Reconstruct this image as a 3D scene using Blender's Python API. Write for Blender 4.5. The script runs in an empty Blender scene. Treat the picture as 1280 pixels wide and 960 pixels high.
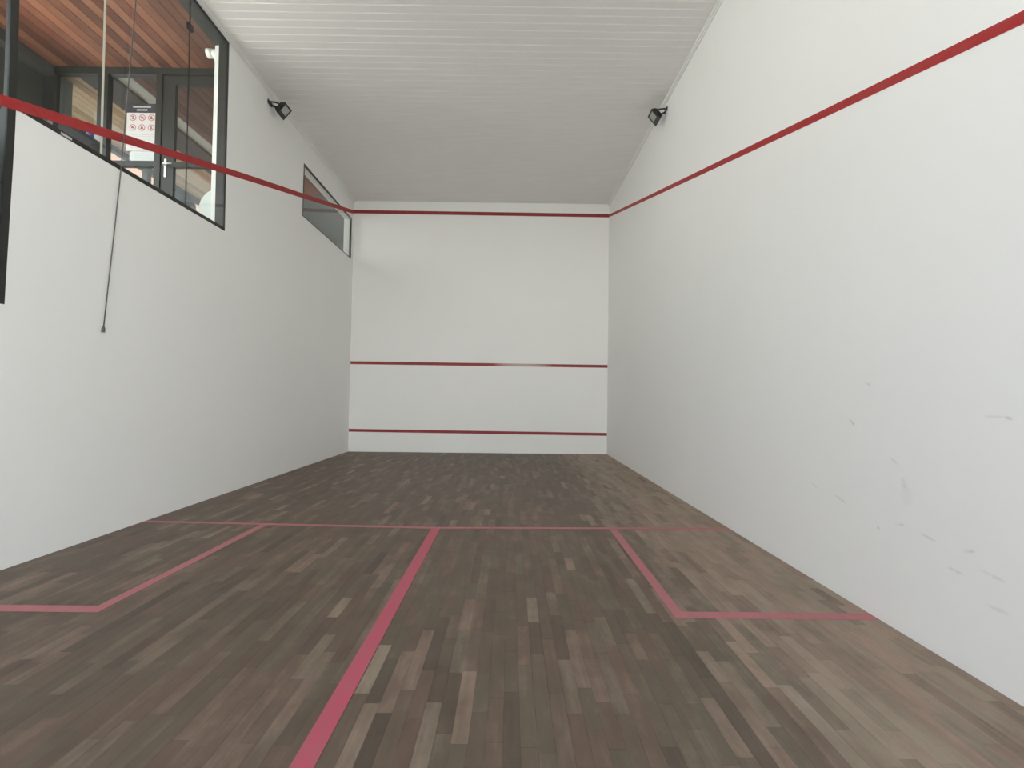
import bpy, bmesh, math, random
from mathutils import Vector, Matrix
random.seed(7)
SC = bpy.context.scene
COL = SC.collection

# ------------------------------------------------------------------ camera
def cam_axes(yaw, pitch, roll):
    w = Vector((math.sin(yaw)*math.cos(pitch), math.cos(yaw)*math.cos(pitch), math.sin(pitch)))
    r = Vector((math.cos(yaw), -math.sin(yaw), 0)); u = r.cross(w)
    c, s = math.cos(roll), math.sin(roll)
    return r*c+u*s, u*c-r*s, w
CAM_H = 1.189
cr, cu, cw = cam_axes(math.radians(.178), math.radians(1.479), math.radians(.653))
cam = bpy.data.objects.new('camera', bpy.data.cameras.new('camera'))
cam.matrix_world = Matrix(((cr.x, cu.x, -cw.x, 0), (cr.y, cu.y, -cw.y, 0), (cr.z, cu.z, -cw.z, CAM_H), (0, 0, 0, 1)))
cam.data.sensor_width = 36; cam.data.lens = 580/1280*36; cam.data.clip_start = .02; cam.data.clip_end = 300
COL.objects.link(cam); SC.camera = cam

# ------------------------------------------------------------------ sky, sun, exposure
wd = bpy.data.worlds.new('sky'); SC.world = wd; wd.use_nodes = True
bg = wd.node_tree.nodes['Background']
# hazy bright sky: whitest at the horizon, bluer overhead
wn = wd.node_tree; tc_ = wn.nodes.new('ShaderNodeTexCoord'); sx_ = wn.nodes.new('ShaderNodeSeparateXYZ'); rp_ = wn.nodes.new('ShaderNodeValToRGB')
wn.links.new(tc_.outputs['Generated'], sx_.inputs[0]); wn.links.new(sx_.outputs['Z'], rp_.inputs[0]); wn.links.new(rp_.outputs[0], bg.inputs[0])
rp_.color_ramp.elements[0].position = 0; rp_.color_ramp.elements[0].color = (1.0, .985, .945, 1)
rp_.color_ramp.elements[1].position = .8; rp_.color_ramp.elements[1].color = (.33, .42, .55, 1)
bg.inputs[1].default_value = 3.0
sun = bpy.data.lights.new('sun', 'SUN'); sun.energy = 30.0; sun.angle = math.radians(1.0); sun.color = (1, .965, .92)
so = bpy.data.objects.new('sun', sun); COL.objects.link(so)
sd = Vector((-.85, -.08, 1.0)).normalized()                    # towards the sun: high, on the corridor side of the court
so.rotation_euler = sd.to_track_quat('Z', 'Y').to_euler(); so.location = (-8, -4, 14)
vs = SC.view_settings
vs.view_transform = 'Standard'; vs.look = 'None'; vs.gamma = 1; vs.use_curve_mapping = False
vs.exposure = 0.57
SC.cycles.use_denoising = True
SC.cycles.max_bounces = 14; SC.cycles.diffuse_bounces = 10; SC.cycles.transparent_max_bounces = 16
SC.cycles.sample_clamp_indirect = 8

# ------------------------------------------------------------------ materials
def new_mat(name):
    m = bpy.data.materials.new(name); m.use_nodes = True
    nt = m.node_tree; return m, nt, nt.nodes['Principled BSDF']
def N(nt, t, **kw):
    n = nt.nodes.new(t)
    for k, v in kw.items(): setattr(n, k, v)
    return n
def mix_col(nt, fac, a, b, blend='MIX'):
    n = N(nt, 'ShaderNodeMix', data_type='RGBA', blend_type=blend)
    for sock, v in ((n.inputs[0], fac), (n.inputs[6], a), (n.inputs[7], b)):
        if hasattr(v, 'links'): nt.links.new(v, sock)
        elif isinstance(v, (int, float)): sock.default_value = v
        else: sock.default_value = (*v, 1)
    return n.outputs[2]
def math_n(nt, op, a, b=None, c=None, clamp=False):
    n = N(nt, 'ShaderNodeMath', operation=op, use_clamp=clamp)
    for i, v in enumerate((a, b, c)):
        if v is None: continue
        if hasattr(v, 'links'): nt.links.new(v, n.inputs[i])
        else: n.inputs[i].default_value = v
    return n.outputs[0]
def noise(nt, vec, scale, detail=3, rough=.5):
    n = N(nt, 'ShaderNodeTexNoise'); n.inputs['Scale'].default_value = scale
    n.inputs['Detail'].default_value = detail; n.inputs['Roughness'].default_value = rough
    if vec is not None: nt.links.new(vec, n.inputs['Vector'])
    return n.outputs['Fac']
def coords(nt, world=True, scale=None):
    if world: v = N(nt, 'ShaderNodeNewGeometry').outputs['Position']
    else: v = N(nt, 'ShaderNodeTexCoord').outputs['Object']
    if scale:
        mp = N(nt, 'ShaderNodeMapping'); mp.inputs['Scale'].default_value = scale
        nt.links.new(v, mp.inputs['Vector']); v = mp.outputs['Vector']
    return v
def bump(nt, p, h, strength, dist=.01):
    b = N(nt, 'ShaderNodeBump'); b.inputs['Strength'].default_value = strength; b.inputs['Distance'].default_value = dist
    nt.links.new(h, b.inputs['Height']); nt.links.new(b.outputs[0], p.inputs['Normal'])
def plain(name, col, rough=.5, metal=0, var=.08, scale=30, spec=.5, bmp=0):
    m, nt, p = new_mat(name)
    f = noise(nt, coords(nt), scale)
    c = mix_col(nt, f, tuple(x*(1-var) for x in col), tuple(min(1, x*(1+var)) for x in col))
    nt.links.new(c, p.inputs['Base Color'])
    p.inputs['Roughness'].default_value = rough; p.inputs['Metallic'].default_value = metal
    p.inputs['Specular IOR Level'].default_value = spec
    if bmp: bump(nt, p, f, bmp, .003)
    return m

def wall_mat(name, marks=()):
    m, nt, p = new_mat(name)
    v = coords(nt)
    f = noise(nt, v, .9, 4, .6)
    c = mix_col(nt, f, (.845, .852, .835), (.88, .885, .872))
    vv = coords(nt, scale=(3, 3, .5))
    c = mix_col(nt, math_n(nt, 'MULTIPLY', noise(nt, vv, 3, 4), .12), c, (.76, .77, .75))
    if marks:
        # scuffs left by balls and rackets: soft ellipses (y, z, length, height, angle, strength) broken up by noise
        tot = None
        nz = noise(nt, v, 38, 3, .65)
        for (y, z, L, H, ang, st) in marks:
            mp = N(nt, 'ShaderNodeMapping', vector_type='TEXTURE')
            mp.inputs['Location'].default_value = (2.03, y, z)
            mp.inputs['Rotation'].default_value = (-ang, 0, 0)
            mp.inputs['Scale'].default_value = (1, L, H)
            nt.links.new(v, mp.inputs['Vector'])
            sx = N(nt, 'ShaderNodeSeparateXYZ'); nt.links.new(mp.outputs[0], sx.inputs[0])
            d = math_n(nt, 'ADD', math_n(nt, 'MULTIPLY', sx.outputs[1], sx.outputs[1]), math_n(nt, 'MULTIPLY', sx.outputs[2], sx.outputs[2]))
            g = math_n(nt, 'MULTIPLY', math_n(nt, 'SUBTRACT', 1, d, clamp=True), st*.62)
            tot = g if tot is None else math_n(nt, 'ADD', tot, g)
        k = math_n(nt, 'MULTIPLY', tot, math_n(nt, 'MULTIPLY_ADD', nz, 2.6, -.7, clamp=True), clamp=True)
        c = mix_col(nt, k, c, (.22, .21, .19))
        # faint general grime on the playing height
        g2 = math_n(nt, 'MULTIPLY_ADD', noise(nt, coords(nt, scale=(1, 1, 2.2)), 9, 5, .7), 5.5, -3.75, clamp=True)
        c = mix_col(nt, math_n(nt, 'MULTIPLY', g2, .16), c, (.5, .49, .46))
    nt.links.new(c, p.inputs['Base Color'])
    p.inputs['Roughness'].default_value = .55; p.inputs['Specular IOR Level'].default_value = .3
    bump(nt, p, noise(nt, v, 24, 5, .6), .10, .006)
    return m

def wood_mat(name, dark, mid, light, prop='tone', geo=False, rough=.5, axis='y', grain=.35, spec=.35, wear=0, blotch=.7):
    """plank wood: the plank's own tone comes from an object property (single planks) or a face colour (joined ones)"""
    m, nt, p = new_mat(name)
    a = N(nt, 'ShaderNodeAttribute', attribute_type='GEOMETRY' if geo else 'OBJECT', attribute_name=prop)
    sep = N(nt, 'ShaderNodeSeparateColor'); nt.links.new(a.outputs['Color'], sep.inputs[0])
    tone = sep.outputs[0]; hue = sep.outputs[1]
    r = N(nt, 'ShaderNodeValToRGB'); e = r.color_ramp.elements
    e[0].position = 0; e[0].color = (*dark, 1); e[1].position = 1; e[1].color = (*light, 1)
    k = e.new(.5); k.color = (*mid, 1)
    sc = (45, 2.2, 45) if axis == 'y' else (2.2, 45, 45)
    gr = noise(nt, coords(nt, scale=sc), 1.0, 5, .6)
    bl = noise(nt, coords(nt, scale=(1.6, .8, 1)), 5, 5, .65)
    t = math_n(nt, 'ADD', tone, math_n(nt, 'MULTIPLY_ADD', gr, grain, -grain/2))
    t = math_n(nt, 'ADD', t, math_n(nt, 'MULTIPLY_ADD', bl, blotch, -blotch/2), clamp=True)
    nt.links.new(t, r.inputs[0])
    c = mix_col(nt, 1.0, r.outputs[0], mix_col(nt, hue, (1.05, .97, .95), (.93, 1.03, .97)), 'MULTIPLY')
    if wear:
        w = math_n(nt, 'MULTIPLY_ADD', noise(nt, coords(nt, scale=(6, 1.3, 6)), 3.0, 5, .65), 4, -2.3, clamp=True)
        c = mix_col(nt, math_n(nt, 'MULTIPLY', w, wear), c, tuple(x*.62 for x in mid))
    nt.links.new(c, p.inputs['Base Color'])
    p.inputs['Roughness'].default_value = rough; p.inputs['Specular IOR Level'].default_value = spec
    bump(nt, p, gr, .12, .002)
    return m

def line_mat(name, col, base, wear):
    m, nt, p = new_mat(name)
    w = math_n(nt, 'MULTIPLY_ADD', noise(nt, coords(nt, scale=(10, 3, 10)), 2.4, 5, .7), 3, -1.2, clamp=True)
    c = mix_col(nt, math_n(nt, 'MULTIPLY', w, wear), col, base)
    nt.links.new(c, p.inputs['Base Color']); p.inputs['Roughness'].default_value = .5
    p.inputs['Specular IOR Level'].default_value = .3
    return m

def glass_mat(name, tint=(.93, .97, .95), boost=1.0):
    m = bpy.data.materials.new(name); m.use_nodes = True; nt = m.node_tree
    nt.nodes.remove(nt.nodes['Principled BSDF']); out = nt.nodes['Material Output']
    tr = N(nt, 'ShaderNodeBsdfTransparent'); tr.inputs[0].default_value = (*tint, 1)
    gl = N(nt, 'ShaderNodeBsdfGlossy'); gl.inputs['Roughness'].default_value = .01; gl.inputs[0].default_value = (.95, .97, .97, 1)
    lw = N(nt, 'ShaderNodeLayerWeight'); lw.inputs[0].default_value = .5      # Schlick reflectance of both faces of a thin pane
    fr = math_n(nt, 'MULTIPLY_ADD', math_n(nt, 'POWER', lw.outputs['Facing'], 5), .96, .04)
    mx = N(nt, 'ShaderNodeMixShader')
    nt.links.new(math_n(nt, 'MULTIPLY', fr, boost, clamp=True), mx.inputs[0]); nt.links.new(tr.outputs[0], mx.inputs[1]); nt.links.new(gl.outputs[0], mx.inputs[2])
    nt.links.new(mx.outputs[0], out.inputs[0])
    return m

MARKS = [(2.765, 1.055, .035, .010, -.7, .8), (2.645, 1.281, .03, .008, -.5, .5), (1.891, 1.121, .022, .009, -.2, .8), (1.95, 1.125, .05, .008, 0, .35),
         (2.395, .759, .022, .04, .3, .32), (2.456, .866, .04, .012, -.5, .35), (2.557, .489, .012, .012, 0, .6), (2.42, .545, .04, .008, .1, .5),
         (2.255, .528, .05, .008, -.15, .5), (2.05, .53, .04, .009, .3, .45), (1.957, .459, .06, .010, -.1, .5), (2.85, .58, .06, .012, -.3, .35),
         (2.38, .70, .045, .06, 0, .14), (2.12, .42, .05, .009, -.1, .4), (3.1, .62, .05, .01, -.4, .3), (1.93, .33, .05, .012, 0, .35)]
M = {}
M['wall'] = wall_mat('wall_paint')
M['wall_r'] = wall_mat('wall_paint_scuffed', MARKS)
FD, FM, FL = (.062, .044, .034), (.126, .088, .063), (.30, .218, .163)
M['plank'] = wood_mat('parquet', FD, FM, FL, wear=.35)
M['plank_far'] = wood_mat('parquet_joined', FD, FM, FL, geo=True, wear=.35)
M['sub'] = plain('parquet_joint', (.06, .048, .04), .8)
M['line_wall'] = line_mat('red_wall_paint', (.37, .026, .028), (.45, .20, .18), .18)
M['line_front'] = line_mat('red_front_wall_paint', (.27, .030, .034), (.40, .18, .17), .15)
M['line_worn'] = line_mat('red_floor_paint_worn', (.43, .135, .15), (.25, .14, .12), .6)
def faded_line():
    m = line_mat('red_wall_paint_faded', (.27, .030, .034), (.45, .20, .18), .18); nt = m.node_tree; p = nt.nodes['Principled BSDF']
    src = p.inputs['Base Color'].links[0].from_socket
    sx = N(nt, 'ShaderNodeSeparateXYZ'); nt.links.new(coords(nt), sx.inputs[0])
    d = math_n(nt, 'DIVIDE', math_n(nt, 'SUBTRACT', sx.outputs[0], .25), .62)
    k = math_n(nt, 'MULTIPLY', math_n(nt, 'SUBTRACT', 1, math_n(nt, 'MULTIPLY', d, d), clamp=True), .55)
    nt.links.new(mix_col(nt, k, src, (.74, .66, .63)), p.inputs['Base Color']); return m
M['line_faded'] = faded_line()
M['line_floor'] = line_mat('red_floor_paint', (.46, .075, .115), (.24, .13, .11), .55)
M['pvc'] = plain('pvc_panel', (.80, .79, .775), .38, var=.015, scale=3)
M['mould'] = plain('pvc_moulding', (.80, .80, .785), .4, var=.02)
M['dark'] = plain('dark_aluminium', (.020, .021, .019), .4, var=.15)
M['glass'] = glass_mat('window_glass', (.94, .965, .955), .6)
M['joint'] = plain('glass_edge', (.62, .60, .50), .3)
M['black'] = plain('black_enamel', (.012, .012, .012), .35)
M['lens'] = plain('lamp_lens', (.42, .42, .39), .25, var=.05)
M['cord'] = plain('grey_cord', (.09, .09, .088), .6)
M['white'] = plain('white_pvc_pipe', (.85, .86, .84), .35, var=.03)
M['paper'] = plain('paper', (.60, .59, .595), .6, var=.02)
M['paper_b'] = plain('paper_bluish', (.54, .59, .595), .5, var=.02)
M['navy'] = plain('print_dark', (.025, .03, .04), .5)
M['iconred'] = plain('print_icon_ring', (.45, .12, .12), .5)
M['icon'] = plain('print_icon', (.10, .08, .08), .5)
M['print'] = plain('print_grey', (.45, .50, .52), .5)
M['steel'] = plain('brushed_steel', (.72, .72, .70), .3, metal=.9)
M['redwood'] = wood_mat('red_ceiling_boards', (.075, .024, .015), (.155, .055, .034), (.27, .115, .07), rough=.45, grain=.3)
M['cream'] = wood_mat('pale_ceiling_boards', (.27, .17, .10), (.42, .285, .18), (.55, .40, .275), rough=.55, grain=.3)
M['beam'] = plain('dark_beam', (.055, .042, .033), .5)
M['soffit'] = plain('grey_soffit', (.07, .069, .066), .6)
M['column'] = plain('pale_grey_column', (.16, .17, .16), .6)
M['sun_streak'] = plain('painted_sun_streak', (.58, .55, .50), .5)  # pale colour standing in for sunlight reflected onto the veranda ceiling
M['pillar'] = plain('charcoal_render', (.045, .046, .042), .7, bmp=.1)
M['tile'] = plain('corridor_floor', (.74, .71, .66), .5)
M['concrete'] = plain('patio_concrete', (.60, .58, .55), .8, scale=2, var=.12)
M['patio'] = plain('patio_dark_paving', (.12, .12, .11), .8, scale=2, var=.15)
M['salmon'] = plain('salmon_render', (.40, .235, .17), .8, var=.06)
M['roof'] = plain('clay_roof', (.33, .12, .07), .8, var=.2)
M['greenwall'] = plain('green_retaining_wall', (.06, .085, .075), .7, scale=4, var=.3)  # dark green with a mottled tone
M['slab'] = plain('roof_slab', (.5, .5, .48), .8)
M['plastic_w'] = plain('white_plastic', (.82, .82, .80), .4)
M['plastic_d'] = plain('black_plastic', (.02, .021, .024), .4)
M['blue'] = plain('blue_plastic', (.03, .06, .30), .4)

# ------------------------------------------------------------------ mesh helpers
class MB:
    def __init__(s): s.v = []; s.f = []
    def quad(s, a, b, c, d):
        i = len(s.v); s.v += [tuple(a), tuple(b), tuple(c), tuple(d)]; s.f.append((i, i+1, i+2, i+3)); return s
    def hexa(s, p):      # 8 corners: bottom ring then top ring
        i = len(s.v); s.v += [tuple(q) for q in p]
        for f in ((3, 2, 1, 0), (4, 5, 6, 7), (0, 1, 5, 4), (1, 2, 6, 5), (2, 3, 7, 6), (3, 0, 4, 7)): s.f.append(tuple(i+k for k in f))
        return s
    def box(s, x0, x1, y0, y1, z0, z1):
        return s.hexa([(x0, y0, z0), (x1, y0, z0), (x1, y1, z0), (x0, y1, z0), (x0, y0, z1), (x1, y0, z1), (x1, y1, z1), (x0, y1, z1)])
    def tube(s, pts, r, n=10, cap=True):
        pts = [Vector(q) for q in pts]; rings = []
        for k, q in enumerate(pts):
            d = (pts[min(k+1, len(pts)-1)]-pts[max(k-1, 0)]).normalized()
            a = d.orthogonal().normalized() if k == 0 else (A - d*A.dot(d)).normalized()
            A = a; b = d.cross(a); rr = r[k] if isinstance(r, (list, tuple)) else r
            i = len(s.v)
            for j in range(n):
                t = 2*math.pi*j/n; s.v.append(tuple(q+(a*math.cos(t)+b*math.sin(t))*rr))
            rings.append(i)
        for i0, i1 in zip(rings, rings[1:]):
            for j in range(n): s.f.append((i0+j, i0+(j+1) % n, i1+(j+1) % n, i1+j))
        if cap:
            s.f.append(tuple(rings[0]+j for j in reversed(range(n)))); s.f.append(tuple(rings[-1]+j for j in range(n)))
        return s
    def prism(s, poly, fn0, fn1):   # polygon (2-D points) mapped to two 3-D rings
        n = len(poly); i = len(s.v); s.v += [tuple(fn0(*q)) for q in poly]+[tuple(fn1(*q)) for q in poly]
        s.f.append(tuple(i+k for k in reversed(range(n)))); s.f.append(tuple(i+n+k for k in range(n)))
        for k in range(n): s.f.append((i+k, i+(k+1) % n, i+n+(k+1) % n, i+n+k))
        return s
    def mesh(s, name, mat):
        me = bpy.data.meshes.new(name); me.from_pydata(s.v, [], s.f); me.update()
        bm = bmesh.new(); bm.from_mesh(me); bmesh.ops.remove_doubles(bm, verts=bm.verts, dist=1e-5)
        bmesh.ops.recalc_face_normals(bm, faces=bm.faces); bm.to_mesh(me); bm.free()
        me.materials.append(M[mat]); return me
    def build(s, name, mat, parent=None, bevel=0, smooth=False):
        me = s.mesh(name, mat); return link(name, me, parent, bevel, smooth)
def link(name, me, parent=None, bevel=0, smooth=False):
    o = bpy.data.objects.new(name, me); COL.objects.link(o)
    if parent:
        o.parent = parent
        o.matrix_parent_inverse = world_of(parent).inverted()
    if bevel:
        b = o.modifiers.new('bevel', 'BEVEL'); b.width = bevel; b.segments = 2; b.limit_method = 'ANGLE'
    if smooth:
        for q in me.polygons: q.use_smooth = True
    return o
def world_of(o):
    m = Matrix.LocRotScale(o.location, o.rotation_euler, o.scale)
    return (world_of(o.parent) @ o.matrix_parent_inverse @ m) if o.parent else m
def empty(name, loc=(0, 0, 0)):
    o = bpy.data.objects.new(name, None); COL.objects.link(o); o.location = loc; o.empty_display_size = .1; return o
def tag(o, label=None, cat=None, group=None, kind=None):
    if label: o['label'] = label
    if cat: o['category'] = cat
    if group: o['group'] = group
    if kind: o['kind'] = kind
    return o
def struct(o, label, cat): return tag(o, label, cat, kind='structure')

# ------------------------------------------------------------------ the court's shell
XL, XR, D, YB, ZC = -3.352, 2.016, 9.666, -.2, 5.25
def lean(y, z): return z*(.004+.0026*(9.666-max(y, 3.0)))      # the side walls are a little out of plumb
def WL(y, z, off=0):
    k = .03*max(0, z-3.05)*max(0, min(1, (7.2-y)/1.5))          # the window posts stand a little off the vertical too
    return (XL+lean(y, z)+off, y-k, z)
def WR(y, z, off=0): return (XR+lean(y, z)-off, y, z)

def grid_lines(vals, step):
    vals = sorted(set(round(v, 5) for v in vals)); out = []
    for a, b in zip(vals, vals[1:]):
        n = max(1, math.ceil((b-a)/step))
        out += [a+(b-a)*k/n for k in range(n)]
    return out+[vals[-1]]
def wall_holes(W, y0, y1, z0, z1, holes, thick, step=.3):
    ys = grid_lines([y0, y1]+[h[0] for h in holes]+[h[1] for h in holes], step)
    zs = grid_lines([z0, z1]+[h[2] for h in holes]+[h[3] for h in holes], step)
    def solid(i, j):
        if i < 0 or j < 0 or i >= len(ys)-1 or j >= len(zs)-1: return False
        cy, cz = (ys[i]+ys[i+1])/2, (zs[j]+zs[j+1])/2
        return not any(a < cy < b and c < cz < d for a, b, c, d in holes)
    mb = MB()
    for i in range(len(ys)-1):
        for j in range(len(zs)-1):
            if not solid(i, j): continue
            a, b, c, d = ys[i], ys[i+1], zs[j], zs[j+1]
            mb.quad(W(a, c), W(b, c), W(b, d), W(a, d)); mb.quad(W(a, c, -thick), W(b, c, -thick), W(b, d, -thick), W(a, d, -thick))
            for di, dj, p, q in ((-1, 0, (a, c), (a, d)), (1, 0, (b, c), (b, d)), (0, -1, (a, c), (b, c)), (0, 1, (a, d), (b, d))):
                if not solid(i+di, j+dj): mb.quad(W(*p), W(*q), W(*q, -thick), W(*p, -thick))
    return mb
def strip(W, pts, h, t=.0022, off=0, step=.25):
    """painted line along (y, z) points, h high, standing t proud of the surface"""
    mb = MB()
    for (ya, za), (yb, zb) in zip(pts, pts[1:]):
        n = max(1, math.ceil(abs(yb-ya)/step))
        for k in range(n):
            q = [(ya+(yb-ya)*f, za+(zb-za)*f) for f in (k/n, (k+1)/n)]
            (a, b), (c, d) = q
            mb.quad(W(a, b-h/2, t+off), W(c, d-h/2, t+off), W(c, d+h/2, t+off), W(a, b+h/2, t+off))
            mb.quad(W(a, b-h/2, off), W(c, d-h/2, off), W(c, d-h/2, t+off), W(a, b-h/2, t+off))
            mb.quad(W(a, b+h/2, off), W(c, d+h/2, off), W(c, d+h/2, t+off), W(a, b+h/2, t+off))
    return mb

# openings in the left wall: (y0, y1, z0, z1)
BIG = (3.03, 5.297, 3.045, 5.20); TALL = (YB, 3.03, 1.75, 5.20); SMALL = (7.245, 9.545, 3.99, 4.83)
wl = wall_holes(WL, YB, D, -.05, 5.42, [BIG, TALL, SMALL], .16).build('wall_left', 'wall')
struct(wl, 'white painted left court wall with glazed openings', 'wall')
wr = wall_holes(WR, YB, D, -.05, 5.42, [], .16).build('wall_right', 'wall_r')
struct(wr, 'white painted right court wall with ball scuffs near the floor', 'wall')
wf = MB().box(XL-.16, XR+.22, D, D+.16, -.05, 5.42).build('wall_front', 'wall')
struct(wf, 'white painted front wall with three red lines', 'wall')

# red court lines, painted on the walls
def lz(y): return 3.045+.292*(y-2.93)
def rz(y): return 2.757+.2872*(y-1.844)
strip(WL, [(BIG[1], lz(BIG[1])), (SMALL[0], lz(SMALL[0]))], .074).build('out_line', 'line_wall', wl)
strip(WL, [(SMALL[1], lz(SMALL[1])), (D-.003, 5.015)], .074).build('out_line', 'line_wall', wl)
strip(WR, [(YB, rz(YB)), (1.844, rz(1.844)), (D-.003, rz(D))], .055).build('out_line', 'line_wall', wr)
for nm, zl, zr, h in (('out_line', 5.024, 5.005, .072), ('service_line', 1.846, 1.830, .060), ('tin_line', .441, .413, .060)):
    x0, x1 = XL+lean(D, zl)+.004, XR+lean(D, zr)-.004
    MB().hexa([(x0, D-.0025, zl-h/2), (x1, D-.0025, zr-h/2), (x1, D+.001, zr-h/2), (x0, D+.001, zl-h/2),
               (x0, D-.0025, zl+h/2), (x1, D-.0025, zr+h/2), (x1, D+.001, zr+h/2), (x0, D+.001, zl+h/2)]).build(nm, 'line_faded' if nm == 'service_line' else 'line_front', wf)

# floor: dark bed, single parquet strips on it, painted lines on top
fl = MB().box(XL, XR, YB, D, -.12, -.014).build('floor', 'sub')
struct(fl, 'worn brown hardwood strip floor of the court', 'floor')
PW = (XR-XL)/90
def plank_verts(w, l, x=0, y=0):
    g, c = .0002, .0004; hw, hl = w/2-g, l/2-g
    r = lambda a, b, z: [(x-a, y-b, z), (x+a, y-b, z), (x+a, y+b, z), (x-a, y+b, z)]
    v = r(hw, hl, -.014)+r(hw, hl, -c)+r(hw-c, hl-c, 0)
    f = [(8, 9, 10, 11)]
    for k in range(4):
        n = (k+1) % 4; f += [(k, n, 4+n, 4+k), (4+k, 4+n, 8+n, 8+k)]
    return v, f
planks = []
for i in range(90):
    x = XL+PW*(i+.5); y = YB-random.random()*.4
    while y < D:
        l = random.choice((.24, .30, .36, .42, .48)); a, b = max(y, YB), min(y+l, D); b = D if D-b < .08 else b; y = b
        if b-a < .06: continue
        right_tone = .42*max(0, min(1, (x-.75)/.7))     # the boards towards the right wall are paler in tone
        tone = min(1, max(0, right_tone+random.gauss(.45, .09)+(.20 if random.random() < .07 else 0)-(.11 if random.random() < .07 else 0)))
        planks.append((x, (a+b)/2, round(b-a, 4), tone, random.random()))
inview = [p for p in planks if 1.42 < p[1] and -1.1*p[1]-.05 < p[0] < 1.12*p[1]+.05]
inview.sort(key=lambda p: p[0]**2*.35+p[1]**2)
near = set(inview[:300])
pm = {}
for p in inview[:300]:
    if p[2] not in pm:
        v, f = plank_verts(PW, p[2]); me = bpy.data.meshes.new('plank'); me.from_pydata(v, [], f); me.materials.append(M['plank']); pm[p[2]] = me
    o = bpy.data.objects.new('plank', pm[p[2]]); COL.objects.link(o); o.parent = fl; o.location = (p[0], p[1], 0)
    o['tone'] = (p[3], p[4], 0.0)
v, f, tc = [], [], []
for p in planks:
    if p in near: continue
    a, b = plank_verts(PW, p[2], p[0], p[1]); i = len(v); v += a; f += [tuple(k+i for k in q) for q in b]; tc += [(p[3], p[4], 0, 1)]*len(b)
me = bpy.data.meshes.new('parquet'); me.from_pydata(v, [], f); me.materials.append(M['plank_far'])
ca = me.color_attributes.new('tone', 'FLOAT_COLOR', 'CORNER')
k = 0
for poly in me.polygons:
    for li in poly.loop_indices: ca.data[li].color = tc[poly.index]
o = link('parquet_strips', me, fl); o['kind'] = 'stuff'

def floor_line(name, pts, mat='line_worn'):
    MB().hexa([(x, y, .0004) for x, y in pts]+[(x, y, .0018) for x, y in pts]).build(name, mat, fl)
YS = 4.225
floor_line('short_line', [(XL+.005, 4.275), (-.65, 4.165), (-.65, 4.217), (XL+.005, 4.327)])
floor_line('short_line', [(-.65, 4.165), (XR-.005, 4.235), (XR-.005, 4.290), (-.65, 4.217)])
floor_line('half_court_line', [(-.690, YB), (-.612, YB), (-.612, 4.163), (-.690, 4.163)], 'line_floor')
floor_line('service_box_line', [(.905, 2.608), (.965, 2.608), (.970, 4.19), (.905, 4.19)])
floor_line('service_box_line', [(.905, 2.535), (XR-.005, 2.535), (XR-.005, 2.608), (.905, 2.608)])
floor_line('service_box_line', [(-2.270, 2.608), (-2.205, 2.608), (-2.18, 4.229), (-2.245, 4.231)])
floor_line('service_box_line', [(XL+.005, 2.535), (-2.205, 2.535), (-2.205, 2.608), (XL+.005, 2.608)])

# ceiling: white PVC boards running across, moulding along both side walls
ce = MB().box(XL-.08, XR+.3, YB-.4, D+.2, ZC+.02, ZC+.20).build('ceiling', 'slab')
struct(ce, 'white PVC board ceiling running across the court', 'ceiling')
PB = .105
def panel_mesh():
    mb = MB(); x0, x1 = XL-.02, XR+.14; g, c = .0008, .011
    prof = [(g, .012), (g, .0065), (c, 0), (PB-c*.5, 0), (PB-g, .0065), (PB-g, .012)]
    mb.prism(prof, lambda a, b: (x0, a, b), lambda a, b: (x1, a, b)); return mb.mesh('panel', 'pvc')
pme = panel_mesh()
y = YB; 
while y < D-.001:
    o = bpy.data.objects.new('panel', pme); COL.objects.link(o); o.parent = ce
    o.location = (0, y, ZC); 
    if y+PB > D: o.scale = (1, (D-y)/PB, 1)
    y += PB
def moulding(W, nm, label):
    mb = MB(); prof = [(0, -.045), (.012, -.045), (.016, -.036), (.016, -.020), (.030, -.016), (.036, 0), (0, 0)]
    ys = grid_lines([YB, D-.001], .4)
    for a, b in zip(ys, ys[1:]):
        for (o0, z0), (o1, z1) in zip(prof, prof[1:]):
            mb.quad(W(a, ZC-.001+z0, o0+.0005), W(b, ZC-.001+z0, o0+.0005), W(b, ZC-.001+z1, o1+.0005), W(a, ZC-.001+z1, o1+.0005))
    return struct(mb.build(nm, 'mould'), label, 'trim')
moulding(WL, 'trim_1', 'white cove moulding where the ceiling meets the left wall')
moulding(WR, 'trim_2', 'white cove moulding where the ceiling meets the right wall')

# ------------------------------------------------------------------ windows of the left wall
def bar(W, y0, y1, z0, z1, o0, o1, step=.4):
    """bar lying in the leaning wall plane between offsets o0 (outer) and o1 (court side)"""
    mb = MB(); ys = grid_lines([y0, y1], step); zs = grid_lines([z0, z1], step)
    for i, (a, b) in enumerate(zip(ys, ys[1:])):
        for j, (c, d) in enumerate(zip(zs, zs[1:])):
            mb.quad(W(a, c, o1), W(b, c, o1), W(b, d, o1), W(a, d, o1)); mb.quad(W(a, c, o0), W(b, c, o0), W(b, d, o0), W(a, d, o0))
            if i == 0: mb.quad(W(a, c, o0), W(a, d, o0), W(a, d, o1), W(a, c, o1))
            if i == len(ys)-2: mb.quad(W(b, c, o0), W(b, d, o0), W(b, d, o1), W(b, c, o1))
            if j == 0: mb.quad(W(a, c, o0), W(b, c, o0), W(b, c, o1), W(a, c, o1))
            if j == len(zs)-2: mb.quad(W(a, d, o0), W(b, d, o0), W(b, d, o1), W(a, d, o1))
    return mb
def wparent(name, y, z, label):
    e = empty(name, WL(y, z)); return struct(e, label, 'window')
w1 = wparent('window_1', 4.15, 3.045, 'large dark framed viewing window high in the left court wall')
y0, y1, z0, z1 = BIG; F = .038
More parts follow.
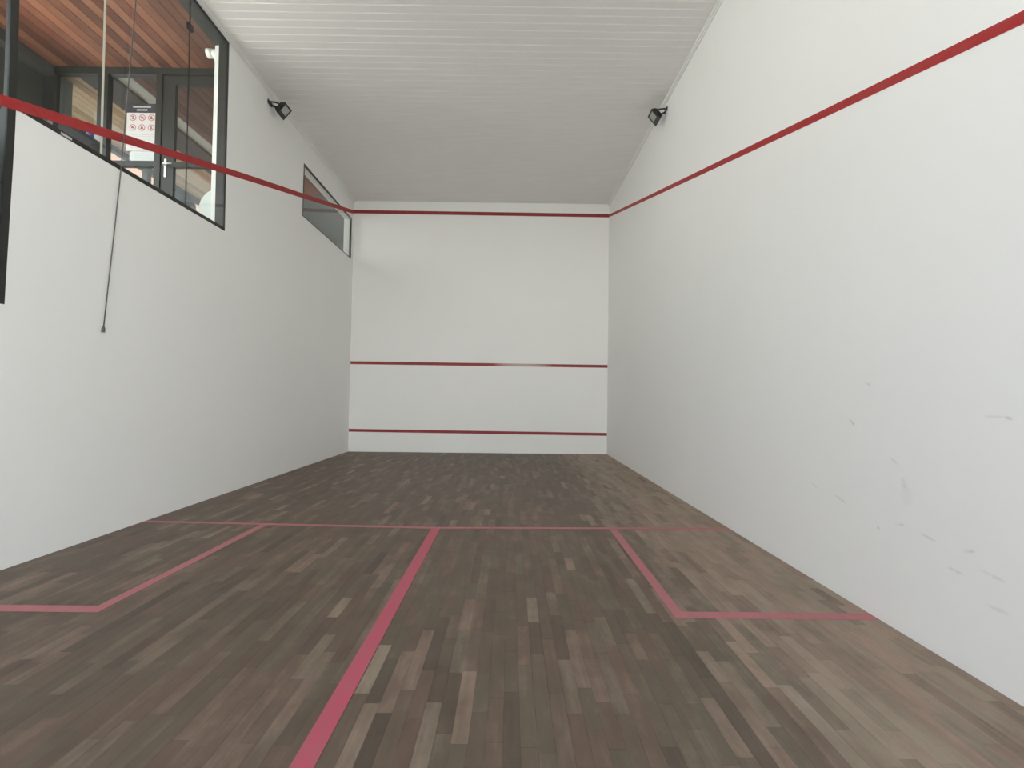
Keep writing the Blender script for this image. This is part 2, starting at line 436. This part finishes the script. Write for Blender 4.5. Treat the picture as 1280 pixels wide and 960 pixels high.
bar(WL, y0, y1, z0, z0+F, -.10, .001).build('frame_rail', 'dark', w1); bar(WL, y0, y1, z1-.03, z1, -.168, .001).build('frame_rail', 'dark', w1)
for a in ((y1-.028, y1, z0+F, z1-.03),): bar(WL, *a, -.10, .001).build('frame_post', 'dark', w1)
J1, J2 = 3.675, 4.65
for a, b in ((y0, J1-.006), (J1+.006, J2-.003), (J2+.003, y1-.028)): bar(WL, a, b, z0+F, z1-.03, -.008, -.001).build('pane', 'glass', w1)
bar(WL, J1-.006, J1+.006, z0+F, z1-.03, -.009, 0).build('glass_joint', 'joint', w1)
bar(WL, J2-.003, J2+.003, z0+F, z1-.03, -.009, 0).build('glass_joint', 'dark', w1)
bar(WL, J2-.035, J2+.035, 4.835, 4.90, -.02, .012).build('glass_clamp', 'black', w1, bevel=.006)
strip(WL, [(y0, lz(y0)), (y1, lz(y1))], .074, off=.001).build('out_line', 'line_wall', w1)
bar(WL, 3.335, 3.42, z0+.008, z0+.026, .001, .0025).build('sticker', 'paper', w1)

w2 = wparent('window_2', 1.5, 1.75, 'tall dark framed pane reaching lower at the back of the left wall')
y0, y1, z0, z1 = TALL
for a in ((y0, y1, z0, z0+F), (y0, y1, z1-.03, z1)): bar(WL, *a, -.10, .001).build('frame_rail', 'dark', w2)
bar(WL, y1-.05, y1, z0+F, z1-.03, -.03, .001).build('frame_post', 'dark', w2)
for a, b in ((y0, 1.0), (1.006, 2.0), (2.006, y1-.05)): bar(WL, a, b, z0+F, z1-.03, -.008, -.001).build('pane', 'glass', w2)
strip(WL, [(y0, lz(y0)), (y1, lz(y1))], .074, off=.001).build('out_line', 'line_wall', w2)
bar(WL, y1-.012, y1-.001, z0, 3.04, -.166, -.031).build('jamb_lining', 'dark', w2)

w3 = wparent('window_3', 8.4, 3.99, 'small dark edged window beside the front wall')
y0, y1, z0, z1 = SMALL; F = .018
for a in ((y0, y1, z0, z0+F), (y0, y1, z1-F, z1)): bar(WL, *a, -.03, .001).build('frame_rail', 'dark', w3)
for a in ((y0, y0+.03, z0+F, z1-F), (y1-.04, y1, z0+F, z1-F)): bar(WL, *a, -.03, .001).build('frame_post', 'dark', w3)
bar(WL, y0+.03, y1-.04, z0+F, z1-F, -.008, -.001).build('pane', 'glass', w3)
strip(WL, [(y0, lz(y0)), (y1, lz(y1))], .074, off=.001).build('out_line', 'line_wall', w3)

# ------------------------------------------------------------------ the corridor beyond the big window, and the veranda beyond its glazed end
ZF, ZK, YE = 3.06, 5.42, 6.0
cf = MB().box(-7.4, XL-.165, 3.10, 14, ZF-.18, ZF).build('floor_corridor', 'tile'); struct(cf, 'pale tiled corridor floor outside the court', 'floor')
cc = MB().box(-6.16, XL-.165, -1.2, YE, ZK+.02, ZK+.16).build('ceiling_corridor', 'beam'); struct(cc, 'red brown timber board ceiling over the corridor', 'ceiling')
n = 22; bw = (6.16-3.50)/n
def board_mesh(name, w, l, mat):
    g, c = .001, .006
    prof = [(g, .02), (g, c), (c, 0), (w-c, 0), (w-g, c), (w-g, .02)]
    return MB().prism(prof, lambda a, b: (a, 0, b), lambda a, b: (a, l, b)).mesh(name, mat)
bme = board_mesh('board', bw, YE+1.2, 'redwood')
for i in range(n):
    o = bpy.data.objects.new('board', bme); COL.objects.link(o); o.parent = cc; o.location = (-6.16+bw*i, -1.2, ZK)
    o['tone'] = (min(1, max(0, random.gauss(.5, .25))), random.random(), 0.0)
pi = MB().box(-6.30, -6.13, 5.30, YE+.05, ZF, ZK).build('wall_corridor', 'pillar'); struct(pi, 'charcoal rendered pier at the end of the corridor', 'wall')
struct(MB().box(-6.13, -5.99, 4.2, YE-.02, ZK-.14, ZK-.001).build('trim_3', 'pillar'), 'charcoal beam along the corridor ceiling edge', 'trim')
MB().box(-7.4, XL-.19, 3.10, 14, 0, ZF-.181).build('wall_retaining', 'greenwall'); struct(bpy.data.objects['wall_retaining'], 'dark green retaining wall under the corridor floor', 'wall')
rw = MB().box(-7.4, -3.9, -3, 3.095, 0, ZF).build('wall_retaining', 'greenwall'); struct(rw, 'dark green retaining wall behind the tall pane, extended to block the sun', 'wall')  # extended towards the court so the sun stays out of the tall pane

# glazed end of the corridor: two fixed bays and a door
def xz(x0, x1, z0, z1, y0, y1, name, mat, par, bevel=0): return MB().box(x0, x1, y0, y1, z0, z1).build(name, mat, par, bevel)
w4 = empty('window_4', (-5.3, YE, ZF)); struct(w4, 'two dark framed fixed glass bays closing the corridor end', 'window')
xz(-6.13, XL-.165, 5.33, ZK-.001, YE-.04, YE+.04, 'frame_rail', 'dark', w4)
for a, b in ((-6.125, -5.985), (-5.42, -5.29), (-4.66, -4.585)): xz(a, b, ZF, 5.33, YE-.04, YE+.04, 'frame_post', 'dark', w4)
for a, b in ((-5.985, -5.42), (-5.29, -4.66)):
    xz(a, b, ZF, ZF+.09, YE-.03, YE+.03, 'frame_rail', 'dark', w4); xz(a, b, 4.12, 4.19, YE-.03, YE+.03, 'frame_rail', 'dark', w4)
    xz(a, b, ZF+.09, 4.12, YE-.004, YE+.004, 'pane', 'glass', w4); xz(a, b, 4.19, 5.33, YE-.004, YE+.004, 'pane', 'glass', w4)
d1 = empty('door_1', (-4.2, YE, ZF)); struct(d1, 'dark framed glass door with a steel lever handle', 'door')
xz(-4.58, -4.42, ZF+.005, 5.325, YE-.025, YE+.025, 'stile', 'dark', d1); xz(-3.62, XL-.17, ZF+.005, 5.325, YE-.025, YE+.025, 'stile', 'dark', d1)
xz(-4.42, -3.62, 5.20, 5.325, YE-.025, YE+.025, 'rail', 'dark', d1); xz(-4.42, -3.62, ZF+.005, ZF+.12, YE-.025, YE+.025, 'rail', 'dark', d1)
xz(-4.42, -3.62, 4.115, 4.185, YE-.025, YE+.025, 'rail', 'dark', d1)
xz(-4.42, -3.62, 4.185, 5.20, YE-.004, YE+.004, 'pane', 'glass', d1); xz(-4.42, -3.62, ZF+.12, 4.115, YE-.004, YE+.004, 'pane', 'glass', d1)
xz(-4.535, -4.505, 3.98, 4.22, YE-.033, YE-.025, 'handle_plate', 'steel', d1, .003)
MB().tube([(-4.52, YE-.03, 4.135), (-4.52, YE-.075, 4.135), (-4.505, YE-.085, 4.135), (-4.40, YE-.085, 4.135)], .011).build('door_handle', 'steel', d1, smooth=True)

# notices on the glass
po = empty('notice_poster', (-4.85, YE-.006, 4.36)); tag(po, 'white notice with dark heading and six round prohibition icons on the corridor glass', 'poster')
PX0, PX1, PZ0, PZ1 = -5.055, -4.655, 4.33, 4.955
yf = YE-.006
xz(PX0, PX1, PZ0, PZ1, yf-.003, yf, 'sheet', 'paper', po)
xz(PX0, PX1, 4.835, PZ1, yf-.0045, yf-.003, 'heading', 'navy', po)
for a, b, z in ((-4.975, -4.735, 4.912), (-4.925, -4.785, 4.872)):
    xx = a
    while xx < b-.012:
        w = random.uniform(.010, .018); xz(xx, min(xx+w, b), z-.009, z+.009, yf-.006, yf-.0045, 'lettering', 'paper', po); xx += w+.005
def ring(cx, cz, r0, r1, y, mb, n=24):
    for k in range(n):
        a, b = 2*math.pi*k/n, 2*math.pi*(k+1)/n
        p = lambda r, t, yy: (cx+r*math.cos(t), yy, cz+r*math.sin(t))
        mb.quad(p(r0, a, y), p(r0, b, y), p(r1, b, y), p(r1, a, y)); mb.quad(p(r1, a, y), p(r1, b, y), p(r1, b, y+.001), p(r1, a, y+.001))
for j, cz in enumerate((4.770, 4.640)):
    for i, cx in enumerate((-4.975, -4.855, -4.735)):
        mb = MB(); ring(cx, cz, .034, .043, yf-.0042, mb); r = mb.build('icon_ring', 'iconred', po)
        mb = MB()
        if (i+j) % 3 == 0: mb.box(cx-.008, cx+.008, yf-.004, yf-.003, cz-.022, cz+.010).box(cx-.012, cx+.012, yf-.004, yf-.003, cz+.013, cz+.024)
        elif (i+j) % 3 == 1: mb.box(cx-.020, cx+.020, yf-.004, yf-.003, cz-.010, cz+.006).box(cx-.006, cx+.006, yf-.004, yf-.003, cz+.006, cz+.020)
        else: mb.prism([(-.02, -.018), (.02, -.018), (.004, .022), (-.004, .022)], lambda a, b: (cx+a, yf-.004, cz+b), lambda a, b: (cx+a, yf-.003, cz+b))
        mb.build('icon', 'icon', r)
        MB().hexa([(cx-.028, yf-.0046, cz+.022), (cx-.022, yf-.0046, cz+.028), (cx-.022, yf-.003, cz+.028), (cx-.028, yf-.003, cz+.022),
                   (cx+.022, yf-.0046, cz-.028), (cx+.028, yf-.0046, cz-.022), (cx+.028, yf-.003, cz-.022), (cx+.022, yf-.003, cz-.028)]).build('icon_bar', 'iconred', r)
for z, w in ((4.545, .30), (4.522, .32), (4.499, .26), (4.476, .30), (4.42, .31), (4.395, .28), (4.37, .30)):
    xz(-4.855-w/2, -4.855+w/2, z-.004, z+.004, yf-.0038, yf-.003, 'text_line', 'print', po)
ns = empty('notice_sheet', (-4.82, YE-.006, 4.19))
tag(ns, 'smaller pale blue white sheet with rounded corners hung below the icon notice', 'sign')
def rounded(x0, x1, z0, z1, r, n=5):
    pts = []
    for cx, cz, t0 in ((x1-r, z1-r, 0), (x0+r, z1-r, 90), (x0+r, z0+r, 180), (x1-r, z0+r, 270)):
        for k in range(n+1):
            t = math.radians(t0+90*k/n); pts.append((cx+r*math.cos(t), cz+r*math.sin(t)))
    return pts
MB().prism(rounded(-5.005, -4.66, 4.195, 4.325, .03), lambda a, b: (a, yf-.003, b), lambda a, b: (a, yf, b)).build('sheet', 'paper_b', ns)
for z in (4.295, 4.27, 4.245): xz(-4.95, -4.73, z-.003, z+.003, yf-.0038, yf-.003, 'text_line', 'print', ns)

# white drain pipe standing in the corridor corner
dp = empty('drain_pipe', (-3.625, 5.62, ZF)); tag(dp, 'white plastic drain pipe with elbow standing in the corridor corner', 'pipe')
MB().tube([(-3.625, 5.62, ZF), (-3.625, 5.62, 5.34)], .052, 20).build('pipe', 'white', dp, smooth=True)
MB().tube([(-3.625, 5.62, 5.26), (-3.625, 5.62, 5.36)], .060, 20).build('socket', 'white', dp, smooth=True)
MB().tube([(-3.625, 5.62, 5.33), (-3.635, 5.62, 5.355), (-3.67, 5.62, 5.363), (-3.73, 5.62, 5.363)], .046, 16).build('elbow', 'white', dp, smooth=True)
MB().tube([(-3.715, 5.62, 5.363), (-3.775, 5.62, 5.363)], .054, 16).build('end_cap', 'white', dp, smooth=True)
MB().tube([(-3.625, 5.62, 3.9), (-3.625, 5.62, 3.93)], .058, 20).build('clip', 'white', dp, smooth=True)

# veranda ceiling and eave beyond the doors
vc = MB().box(-6.9, XL-.165, YE+.05, 14, ZK+.02, ZK+.14).build('ceiling_veranda', 'beam'); struct(vc, 'pale timber board ceiling of the veranda beyond the glass doors', 'ceiling')
bl = 14-YE-.05
bme1 = board_mesh('board', .115, bl, 'cream'); bme2 = board_mesh('board', .13, 9.8-YE-.05, 'redwood')
x = -6.88
while x < -5.80:
    o = bpy.data.objects.new('board', bme1); COL.objects.link(o); o.parent = vc; o.location = (x, YE+.05, ZK); o['tone'] = (random.uniform(.2, .9), random.random(), 0.0); x += .115
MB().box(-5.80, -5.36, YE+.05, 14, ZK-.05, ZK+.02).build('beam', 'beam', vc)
MB().box(-5.36, -5.16, YE+.05, 14, ZK-.004, ZK+.02).build('sun_streak_strip', 'sun_streak', vc)  # added strip: a streak of reflected sunlight painted along the ceiling
x = -5.16
while x < -3.66:
    o = bpy.data.objects.new('board', bme2); COL.objects.link(o); o.parent = vc; o.location = (x, YE+.05, ZK); o['tone'] = (random.uniform(.1, .6), 1.0, 0.0); x += .13
MB().box(-5.16, XL-.17, 9.8, 14, ZK-.004, ZK+.02).build('soffit', 'soffit', vc)
MB().box(-6.97, -6.88, YE+.05, 14, ZK-.09, ZK+.14).build('eave_gutter', 'beam', vc)
for k, y in enumerate((8.55, 11.4)):
    q = MB().box(-6.90, -6.80, y, y+.10, ZF, ZK-.001).build('veranda_post', 'dark', bevel=.004)
    tag(q, ('dark slim veranda post close to the glass doors', 'dark slim veranda post at the far end of the veranda')[k], 'post')

q = MB().box(-6.20, -6.07, 6.18, 6.30, ZF, ZK-.001).build('veranda_column', 'column', bevel=.004)
tag(q, 'pale grey square column right behind the corridor glass', 'column')
wv = MB().box(-7.0, XL-.17, 12.6, 12.75, ZF, ZK-.01).build('wall_veranda', 'soffit'); struct(wv, 'dark grey wall closing the far end of the veranda', 'wall')
# furniture glimpsed through the glass
def chair(name, loc, rz, mat, label):
    e = empty(name, loc); e.rotation_euler = (0, 0, rz); tag(e, label, 'chair')
    R = world_of(e); 
    def part(mb, nm, bev=.008):
        me = mb.mesh(nm, mat); o = bpy.data.objects.new(nm, me); COL.objects.link(o); o.parent = e
        b = o.modifiers.new('bevel', 'BEVEL'); b.width = bev; b.segments = 2; b.limit_method = 'ANGLE'
    part(MB().box(-.22, .22, -.22, .20, .43, .46), 'seat')
    for sx in (-1, 1):
        for sy in (-1, 1): part(MB().tube([(sx*.20, sy*.19, .44), (sx*.23, sy*.23, 0)], [.018, .014], 8), 'leg', .002)
    n = 10; pts = [(-.22, .50)]+[(-.22+.44*k/n, .66+.20*math.sin(math.pi*k/n)**.7) for k in range(n+1)]+[(.22, .50)]
    part(MB().prism(pts, lambda a, b: (a, .19+(b-.5)*.15, b), lambda a, b: (a, .215+(b-.5)*.15, b)), 'backrest', .004)
    for sx in (-1, 1): part(MB().box(sx*.21-.015, sx*.21+.015, .17, .20, .44, .56), 'back_support', .003)
    return e
chair('plastic_chair', (-4.52, 6.47, ZF), math.pi, 'plastic_d', 'black chair with rounded back behind the glass door')
chair('plastic_chair', (-4.03, 6.47, ZF), math.pi, 'plastic_w', 'white chair with rounded back behind the glass door')
tb = empty('side_table', (-4.62, 4.35, ZF)); tag(tb, 'black square table in the corridor behind the big window', 'table')
MB().box(-5.02, -4.22, 4.20, 4.75, ZF+.64, ZF+.675).build('tabletop', 'plastic_d', tb, .006)
for a in (-4.97, -4.27):
    for b in (4.25, 4.70): MB().box(a-.025, a+.025, b-.025, b+.025, ZF, ZF+.64).build('leg', 'plastic_d', tb)
cp = MB().tube([(-4.26, 4.71, ZF+.675), (-4.26, 4.71, ZF+.68), (-4.26, 4.71, ZF+.74)], [.026, .03, .038], 14).build('paper_cup', 'paper', smooth=True)
tag(cp, 'small white cup standing on the black corridor table', 'cup')
bt = empty('spray_bottle', (-4.31, 4.68, ZF+.675)); tag(bt, 'small dark blue bottle standing on the black corridor table', 'bottle')
MB().tube([(-4.31, 4.68, ZF+.675), (-4.31, 4.68, ZF+.80), (-4.31, 4.68, ZF+.82)], [.035, .035, .015], 14).build('body', 'blue', bt, smooth=True)
MB().tube([(-4.31, 4.68, ZF+.815), (-4.31, 4.68, ZF+.85)], .017, 12).build('cap', 'paper', bt)

# outside: ground, neighbouring house
gr = MB().box(-40, 40, -45, YB, -.12, -.004).build('patio', 'patio'); struct(gr, 'dark paved patio behind the open end of the court', 'ground')
g2 = MB().box(-40, -7.4, YB, 45, ZF-.4, ZF-.05).build('yard', 'concrete'); struct(g2, 'pale concrete yard beside the veranda', 'ground')
hs = empty('neighbour_house', (-13, 15, ZF-.05)); tag(hs, 'tall salmon house with clay roof beyond the veranda', 'house')
MB().box(-16, -12.5, 4, 34, ZF-.05, ZF+9).build('wall', 'salmon', hs)
MB().prism([(-16.5, 9), (-12.1, 9), (-14.3, 10.4)], lambda a, b: (a, 3.6, ZF+b), lambda a, b: (a, 34.4, ZF+b)).build('roof', 'roof', hs)
for k in range(4): MB().box(-12.52, -12.47, 12+k*4, 13.4+k*4, ZF+1, ZF+2.4).build('window', 'dark', hs)

# ------------------------------------------------------------------ floodlights
def floodlight(c, sgn, mount, label):
    t = math.radians(40)
    n = Vector((sgn*math.cos(t), 0, -math.sin(t))); h = Vector((sgn*math.sin(t), 0, math.cos(t))); w = Vector((0, 1, 0))
    c = Vector(c); e = empty('floodlight', c); tag(e, label, 'floodlight', 'black floodlights below the ceiling')
    P = lambda a, b, d: c+w*a+h*b+n*d
    def bx(a0, a1, b0, b1, d0, d1, mb=None):
        mb = mb or MB(); return mb.hexa([P(a0, b0, d0), P(a1, b0, d0), P(a1, b1, d0), P(a0, b1, d0), P(a0, b0, d1), P(a1, b0, d1), P(a1, b1, d1), P(a0, b1, d1)])
    s = .088
    hexa = MB().hexa([P(-s*.8, -s*.8, -.055), P(s*.8, -s*.8, -.055), P(s*.8, s*.8, -.055), P(-s*.8, s*.8, -.055), P(-s, -s, 0), P(s, -s, 0), P(s, s, 0), P(-s, s, 0)])
    hexa.build('housing', 'black', e, .004)
    for a in ((-s, s, s-.022, s, 0, .012), (-s, s, -s, -s+.058, 0, .012), (-s, -s+.02, -s+.058, s-.022, 0, .012), (s-.02, s, -s+.058, s-.022, 0, .012)):
        bx(*a).build('bezel', 'black', e, .002)
    bx(-s+.02, s-.02, -s+.058, s-.022, 0, .006).build('lens', 'lens', e)
    for k in range(5): bx(-.055+k*.0275-.003, -.055+k*.0275+.003, -.06, .06, -.075, -.053).build('cooling_fin', 'black', e)
    # U bracket: two arms from the sides of the housing, joined at the back, bolted to a wall plate
    m = Vector(mount)
    for q in (-1, 1):
        MB().tube([P(q*(s+.006), 0, -.015), P(q*(s+.006), .02, -.06), m+w*q*.04+n*.004], .011, 8).build('bracket_arm', 'black', e)
        MB().tube([P(q*(s-.004), 0, -.015), P(q*(s+.016), 0, -.015)], .012, 10).build('pivot_bolt', 'black', e)
    pl = MB().box(min(m.x, m.x+sgn*.012), max(m.x, m.x+sgn*.012), m.y-.055, m.y+.055, m.z-.025, m.z+.025).build('wall_plate', 'black', e, .003)
    return e
floodlight((-3.130, 6.24, 5.035), 1, (WL(6.13, 5.09)[0]+.001, 6.15, 5.09), 'black floodlight bolted to the wall beside the big window')
floodlight((1.930, 6.27, 5.035), -1, (WR(6.2, 5.11)[0]-.001, 6.22, 5.11), 'black floodlight bolted to the wall with ball scuffs')

# ------------------------------------------------------------------ cord hanging down the left wall
hc = empty('hanging_cord', WL(3.76, 1.676, .012)); tag(hc, 'thin grey cord with a small end weight hanging down the left wall', 'cord')
pts = [WL(4.030, ZC-.04, .014), WL(3.951, 4.549, .014), WL(3.863, 3.30, .014), WL(3.845, 3.03, .014), WL(3.811, 2.439, .012), WL(3.782, 2.0, .012), WL(3.762, 1.70, .012)]
MB().tube(pts, .0042, 8).build('cord', 'cord', hc, smooth=True)
MB().tube([WL(3.763, 1.715, .012), WL(3.761, 1.70, .012), WL(3.760, 1.668, .012)], [.006, .012, .012], 12).build('end_weight', 'cord', hc)

for o in bpy.data.objects:                                     # parts that look unlike the rest of their thing
    n = o.name.split('.')[0]
    if n in ('out_line', 'service_line', 'tin_line'): o['label'] = 'thin red painted court line'
    elif n in ('short_line', 'half_court_line', 'service_box_line'): o['label'] = 'worn red line painted on the boards'
    elif n == 'lens': o['label'] = 'pale grey lamp lens'
    elif n in ('door_handle', 'handle_plate'): o['label'] = 'brushed steel'
